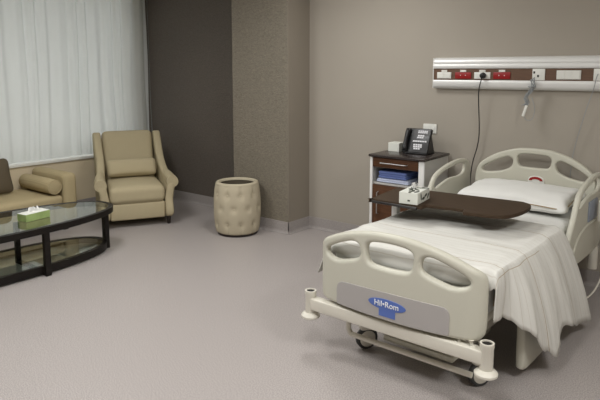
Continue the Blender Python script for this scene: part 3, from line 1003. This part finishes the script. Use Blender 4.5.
# bedspread
def bedspread_mat():
    m = mat('striped_bedspread', rgb(214, 213, 207), 0.85, bump=0.25, bscale=45, spec=0.2)
    nt = m.node_tree
    b = nt.nodes['Principled BSDF']
    uv = nt.nodes.new('ShaderNodeUVMap'); uv.uv_map = 'UVMap'
    sp = nt.nodes.new('ShaderNodeSeparateXYZ')
    nt.links.new(uv.outputs['UV'], sp.inputs['Vector'])
    def line(sock, c, w):
        s = nt.nodes.new('ShaderNodeMath'); s.operation = 'SUBTRACT'; s.inputs[1].default_value = c
        nt.links.new(sock, s.inputs[0])
        a = nt.nodes.new('ShaderNodeMath'); a.operation = 'ABSOLUTE'; nt.links.new(s.outputs[0], a.inputs[0])
        l = nt.nodes.new('ShaderNodeMath'); l.operation = 'LESS_THAN'; l.inputs[1].default_value = w
        nt.links.new(a.outputs[0], l.inputs[0])
        return l.outputs[0]
    def add(p, q):
        a = nt.nodes.new('ShaderNodeMath'); a.operation = 'MAXIMUM'
        nt.links.new(p, a.inputs[0]); nt.links.new(q, a.inputs[1])
        return a.outputs[0]
    U, V = sp.outputs['X'], sp.outputs['Y']
    acc = line(V, 0.175, 0.003)
    for c in (0.53, 0.93):
        acc = add(acc, line(V, c, 0.0022))
    cut = nt.nodes.new('ShaderNodeMath'); cut.operation = 'LESS_THAN'; cut.inputs[1].default_value = 0.72
    nt.links.new(V, cut.inputs[0])
    mu = nt.nodes.new('ShaderNodeMath'); mu.operation = 'MULTIPLY'
    nt.links.new(line(U, 0.58, 0.003), mu.inputs[0]); nt.links.new(cut.outputs[0], mu.inputs[1])
    acc = add(acc, mu.outputs[0])
    # faint woven ribs
    fr_ = nt.nodes.new('ShaderNodeMath'); fr_.operation = 'MODULO'; fr_.inputs[1].default_value = 0.045
    nt.links.new(V, fr_.inputs[0])
    rib = line(fr_.outputs[0], 0.02, 0.0016)
    m1 = nt.nodes.new('ShaderNodeMix'); m1.data_type = 'RGBA'
    m1.inputs['A'].default_value = rgb(214, 213, 207)
    m1.inputs['B'].default_value = rgb(200, 196, 187)
    nt.links.new(rib, m1.inputs['Factor'])
    m2 = nt.nodes.new('ShaderNodeMix'); m2.data_type = 'RGBA'
    nt.links.new(m1.outputs['Result'], m2.inputs['A'])
    m2.inputs['B'].default_value = rgb(165, 146, 118)
    nt.links.new(acc, m2.inputs['Factor'])
    nt.links.new(m2.outputs['Result'], b.inputs['Base Color'])
    return m
M_spread = bedspread_mat()
HEM = [(0.05, 0.500, 0.435), (0.19, 0.505, 0.43), (0.245, 0.535, 0.40), (0.29, 0.585, 0.345), (0.40, 0.625, 0.29), (0.50, 0.64, 0.17), (0.60, 0.65, 0.10), (0.68, 0.65, 0.16), (0.75, 0.65, 0.21), (0.86, 0.65, 0.18), (1.00, 0.65, 0.11), (1.21, 0.65, 0.075)]
bm = bmesh.new()
uvl = bm.loops.layers.uv.new('UVMap')
NV, NT, NS, NLft = 110, 40, 26, 8
ys = [0.042 + (1.185 - 0.042) * i / NV for i in range(NV + 1)]
grid, uvs = [], []
for y in ys:
    row, ur = [], []
    hx_, hz_ = lerp_table(HEM, y)
    ztop = 0.690 + 0.008 * noise.noise(Vector((y * 2.2, 0, 0)))
    # left tuck
    for k in range(NLft):
        t = 1 - k / NLft
        x = -0.486 - 0.006 * math.sin(t * PI * 0.5) - 0.115 * t * math.exp(-((y - 0.09) / 0.10) ** 2)
        z = ztop - 0.012 - (0.12 + 0.13 * math.exp(-((y - 0.09) / 0.12) ** 2)) * t
        row.append(Vector((x + 0.006 * noise.noise(Vector((y * 8, t * 2, 3))), y + 0.062 * max(0, 0.4 - y) / 0.35, z))); ur.append(-0.455 - 0.2 * t)
    for k in range(NT):
        x = -0.485 + 0.97 * k / NT
        e = min(1, min(x + 0.49, 0.49 - x) / 0.05)
        z = ztop - 0.014 * (1 - e) ** 2
        z += 0.007 * noise.noise(Vector((x * 4, y * 5, 2))) + 0.005 * noise.noise(Vector((x * 3, y * 16, 4))) + 0.003 * noise.noise(Vector((x * 14 + y * 9, y * 7, 11)))
        if y < 0.085: z -= 0.085 * ((0.085 - y) / 0.043) ** 2
        row.append(Vector((x, y + (0.062 * (x / 0.485) ** 4 * max(0, 0.4 - y) / 0.35), z))); ur.append(x)
    p0 = Vector((0.485, 0, ztop - 0.014)); p1 = Vector((0.512, 0, ztop - 0.005)); p2 = Vector((max(hx_ - 0.05, 0.512), 0, (ztop + hz_) / 2 + 0.08)); p3 = Vector((hx_, 0, hz_))
    L = ztop - hz_
    for k in range(NS + 1):
        t = k / NS
        p = p0 * (1 - t) ** 3 + p1 * 3 * t * (1 - t) ** 2 + p2 * 3 * t * t * (1 - t) + p3 * t ** 3
        f = t * min(1, L / 0.4)
        ph = y * 2 * PI / 0.27 + 2.4 * noise.noise(Vector((y * 3, t * 0.8, 8)))
        p.x += f * (0.013 * math.sin(ph) + 0.016 * noise.noise(Vector((y * 7, t * 2, 1))) + 0.008 * noise.noise(Vector((y * 22, t * 3, 1))))
        p.y = y + 0.062 * max(0, 0.4 - y) / 0.35 + 0.18 * f * f * max(0, (y - 0.25) / 0.96) ** 1.5 + 0.010 * f * math.cos(ph)
        p.z += 0.006 * f * noise.noise(Vector((y * 9, t * 5, 6)))
        if y < 0.085: p.z -= 0.085 * ((0.085 - y) / 0.043) ** 2 * (1 - t)
        row.append(p); ur.append(0.455 + t * (L + 0.05))
    grid.append([bm.verts.new(p) for p in row]); uvs.append(ur)
for i in range(NV):
    for j in range(len(grid[0]) - 1):
        f = bm.faces.new((grid[i][j], grid[i][j + 1], grid[i + 1][j + 1], grid[i + 1][j]))
        for lp_, (a, b) in zip(f.loops, ((i, j), (i, j + 1), (i + 1, j + 1), (i + 1, j))):
            lp_[uvl].uv = (uvs[a][b], ys[a])
spread = obj('bedspread', bm, M_spread, None, True, None)
md = spread.modifiers.new('thick', 'SOLIDIFY'); md.thickness = 0.006; md.offset = 0
spread.location = BO; spread.rotation_euler = (0, 0, BR)
tag(spread, 'white bedspread with thin brown stripes draped over the bed side', 'bedspread')

# pillow
pl = thing('pillow', 'white pillow with brown edging at the head of the bed', 'pillow', BO, BR)
pm = cushion(0.38, 0.235, 0.045, 0.042, 22, puff=0.038, wob=0.014, seed=4)
for v in pm.verts:
    ex_ = (abs(v.co.x) / 0.37) ** 3 * (abs(v.co.y) / 0.235) ** 3
    k = 1 + 0.07 * ex_
    v.co.x *= k; v.co.y *= k
    v.co.z *= 1 - 0.35 * ex_
for v in pm.verts:
    if v.co.z < 0: v.co.z *= 0.62
xf(pm, (0.04, 1.73, 0.737), (0.08, 0, 0.0))
obj('cover', pm, M_pillow, pl)
edge = [(-0.36, -0.215, -0.005), (-0.2, -0.226, 0.004), (0, -0.23, 0.008), (0.2, -0.226, 0.004), (0.345, -0.215, -0.005), (0.385, -0.15, 0.0), (0.378, 0.05, 0.005), (0.385, 0.2, 0.0)]
eb = tube(edge, 0.0035, 6, None, 6)
xf(eb, (0.04, 1.705, 0.752), (0.08, 0, 0.0))
obj('piping', eb, M_piping, pl)

# bed control handset and its lead
hc = thing('bed_handset', 'pale hand control with trailing lead on the bed rail right of the pillow', 'remote control', B(0.565, 1.80, 0.62), BR)
obj('case', box((0.0, -0.028, 0), (0.022, 0.028, 0.15), 0.007, 3), M_cordwhite, hc)
obj('buttons', box((0.022, -0.018, 0.05), (0.0245, 0.018, 0.13), 0.001), M_screen, hc)
hl = obj('lead', bmesh.new(), M_cordwhite, None)
bpy.data.objects.remove(hl)
pts = [(0.576, 1.80, 0.62), (0.585, 1.80, 0.56), (0.60, 1.83, 0.42), (0.61, 1.84, 0.28), (0.60, 1.72, 0.17), (0.57, 1.55, 0.13), (0.50, 1.42, 0.16), (0.40, 1.35, 0.22)]
loc0 = Vector((0.565, 1.80, 0.62))
obj('lead', tube([Vector(p) - loc0 for p in pts], 0.006, 8, None, 6), M_cordwhite, hc)

# ------------------------------------------------------------------ overbed table
OZ = 0.815
ot = thing('overbed_table', 'dark wood overbed table standing across the hospital bed', 'table', B(-0.6, 0.95, 0), BR)
def o_loc(bm):   # bed-local -> table-local
    bm.transform(Matrix.Translation((0.6, -0.95, 0)))
    return bm
top_o = [(-0.55, 0.632), (-0.53, 0.615), (-0.21, 0.622), (-0.185, 0.637), (-0.178, 0.68), (-0.16, 0.697), (0.03, 0.725), (0.06, 0.71), (0.075, 0.672), (0.10, 0.662), (0.26, 0.70), (0.31, 0.735), (0.345, 0.83), (0.355, 0.97), (0.335, 1.10), (0.28, 1.155), (0.20, 1.163), (-0.20, 1.115), (-0.56, 1.075), (-0.60, 1.035)]
tp = plate(top_o, [], 0.024, 0.005, 0, 4)
tp.transform(Matrix.Translation((-0.012, 0.026, OZ - 0.012)))
obj('tabletop', o_loc(tp), M_tablewood, ot, True, 35)
obj('edge_band', o_loc(tube([(x, y, OZ - 0.014) for x, y in [(-0.60, 1.04), (-0.553, 0.635), (-0.53, 0.615), (-0.21, 0.622)]], 0.009, 8, None, 0)), M_edge, ot)
cb = box((-0.555, 0.87, 0.09), (-0.497, 0.94, 0.56), 0.01, 3)
obj('column', o_loc(cb), M_alu, ot)
obj('inner_column', o_loc(box((-0.548, 0.88, 0.55), (-0.504, 0.93, 0.80), 0.006)), M_alu, ot)
obj('bracket', o_loc(box((-0.50, 0.80, 0.772), (-0.36, 0.97, 0.8025), 0.006)), M_edge, ot)
bs = bmesh.new()
box((-0.555, 0.82, 0.05), (-0.497, 1.30, 0.095), 0.01, bm=bs)
box((-0.58, 0.80, 0.05), (0.05, 0.85, 0.09), 0.01, bm=bs)
box((-0.58, 1.26, 0.05), (0.05, 1.31, 0.09), 0.01, bm=bs)
obj('base', o_loc(bs), M_alu, ot)
for x, y in ((-0.58, 0.825), (-0.58, 1.285), (0.02, 0.825), (0.02, 1.285)):
    obj('caster', o_loc(cyl((x - 0.012, y, 0.026), (x + 0.012, y, 0.026), 0.026, 16)), M_rubber, ot)

# patterned tissue box on it
t2 = thing('tissue_box', 'white leaf-printed tissue box on the dark overbed table', 'tissue box', B(-0.300, 0.755, OZ + 0.0005), BR + math.radians(9))
obj('carton', box((-0.062, -0.115, 0), (0.062, 0.115, 0.075), 0.002), M_carton, t2, False)
lf = bmesh.new()
random.seed(11)
for k in range(9):
    xx, yy = random.uniform(-0.03, 0.045), -0.09 + k * 0.022
    prism([(0.030 * math.cos(a), 0.011 * math.sin(a)) for a in [2 * PI * i / 10 for i in range(10)]], 0.001, M=Matrix.Translation((xx, yy, 0.0752)) @ Matrix.Rotation(random.uniform(0, 3), 4, 'Z'), bm=lf)
obj('leaf_print', lf, M_leafdark, t2, False)
lf = bmesh.new()
for k in range(4):
    yy, zz = -0.05 + k * 0.045, random.uniform(0.02, 0.055)
    prism([(0.009 * math.cos(a), 0.026 * math.sin(a)) for a in [2 * PI * i / 10 for i in range(10)]], 0.001, M=Matrix.Translation((0.0622, yy, zz)) @ Matrix.Rotation(PI / 2, 4, 'Y') @ Matrix.Rotation(random.uniform(0, 3), 4, 'Z'), bm=lf)
obj('printed_mark', box((-0.004, -0.1156, 0.018), (0.012, -0.115, 0.028)), M_leafdark, t2, False)
obj('side_print', lf, M_leafdark, t2, False)
obj('tissue', tissues(bmesh.new(), (-0.02, 0.06, 0.075), 0.045, 0.09, 8), M_tissue, t2, True, None)

# ------------------------------------------------------------------ lights
def ceiling_panel(x, y, power, label, sx=0.6, sy=0.6):
    cl_ = thing('ceiling_light', label, 'ceiling light', (x, y, ZC), 0, 'recessed ceiling panels')
    h = bmesh.new()
    for a in ((-sx / 2 - 0.02, -sy / 2 - 0.02, sx / 2 + 0.02, -sy / 2), (-sx / 2 - 0.02, sy / 2, sx / 2 + 0.02, sy / 2 + 0.02), (-sx / 2 - 0.02, -sy / 2, -sx / 2, sy / 2), (sx / 2, -sy / 2, sx / 2 + 0.02, sy / 2)):
        box((a[0], a[1], -0.025), (a[2], a[3], 0.0), bm=h)
    obj('frame', h, M_alu, cl_, False)
    m = MATS.get('diffuser')
    if not m:
        m = mat('diffuser', rgb(250, 248, 242), 0.6)
        b = m.node_tree.nodes['Principled BSDF']
        b.inputs['Emission Color'].default_value = (1, 0.96, 0.9, 1)
        b.inputs['Emission Strength'].default_value = 1.5
    obj('diffuser', box((-sx / 2, -sy / 2, -0.012), (sx / 2, sy / 2, -0.004)), m, cl_, False)
    ld = bpy.data.lights.new('panel_lamp', 'AREA')
    ld.shape = 'RECTANGLE'; ld.size = sx; ld.size_y = sy
    ld.energy = power
    ld.color = (1.0, 0.995, 0.98)
    lo = bpy.data.objects.new('panel_lamp', ld)
    COL.objects.link(lo)
    lo.parent = cl_
    lo.location = (0, 0, -0.03)
LAMPS = [(0.95, -1.25, 22, 'ceiling panel light over the bedside cabinet'),
         (-0.6, -2.6, 32, 'ceiling panel light over the coffee table'),
         (0.9, -3.9, 32, 'ceiling panel light over the open floor'),
         (2.6, -3.7, 32, 'ceiling panel light behind the foot of the bed'),
         (4.35, -2.7, 42, 'unseen ceiling panel added as fill light right of the bed')]  # unseen panel added to brighten the floor and drape right of the bed
for l in LAMPS:
    ceiling_panel(*l)

w = bpy.data.worlds.new('sky')
sc.world = w
w.use_nodes = True
bg = w.node_tree.nodes['Background']
bg.inputs['Color'].default_value = (1.0, 0.99, 0.96, 1)
bg.inputs['Strength'].default_value = 2.1

# ------------------------------------------------------------------ camera
cam = bpy.data.cameras.new('camera')
cam.sensor_width = 36
cam.lens = 578.0 / 600 * 36
cam.shift_y = -53.0 / 600
cam.clip_start = 0.05
co = bpy.data.objects.new('camera', cam)
COL.objects.link(co)
co.location = (3.658, -4.787, 1.65)
co.rotation_euler = (math.radians(90 - 7.4), 0, math.radians(38.4))
sc.camera = co

sc.view_settings.view_transform = 'Standard'
sc.view_settings.look = 'None'
sc.view_settings.gamma = 1
sc.view_settings.exposure = 0.0
sc.view_settings.use_curve_mapping = False
sc.cycles.max_bounces = 10
sc.cycles.transmission_bounces = 8
sc.cycles.sample_clamp_indirect = 6
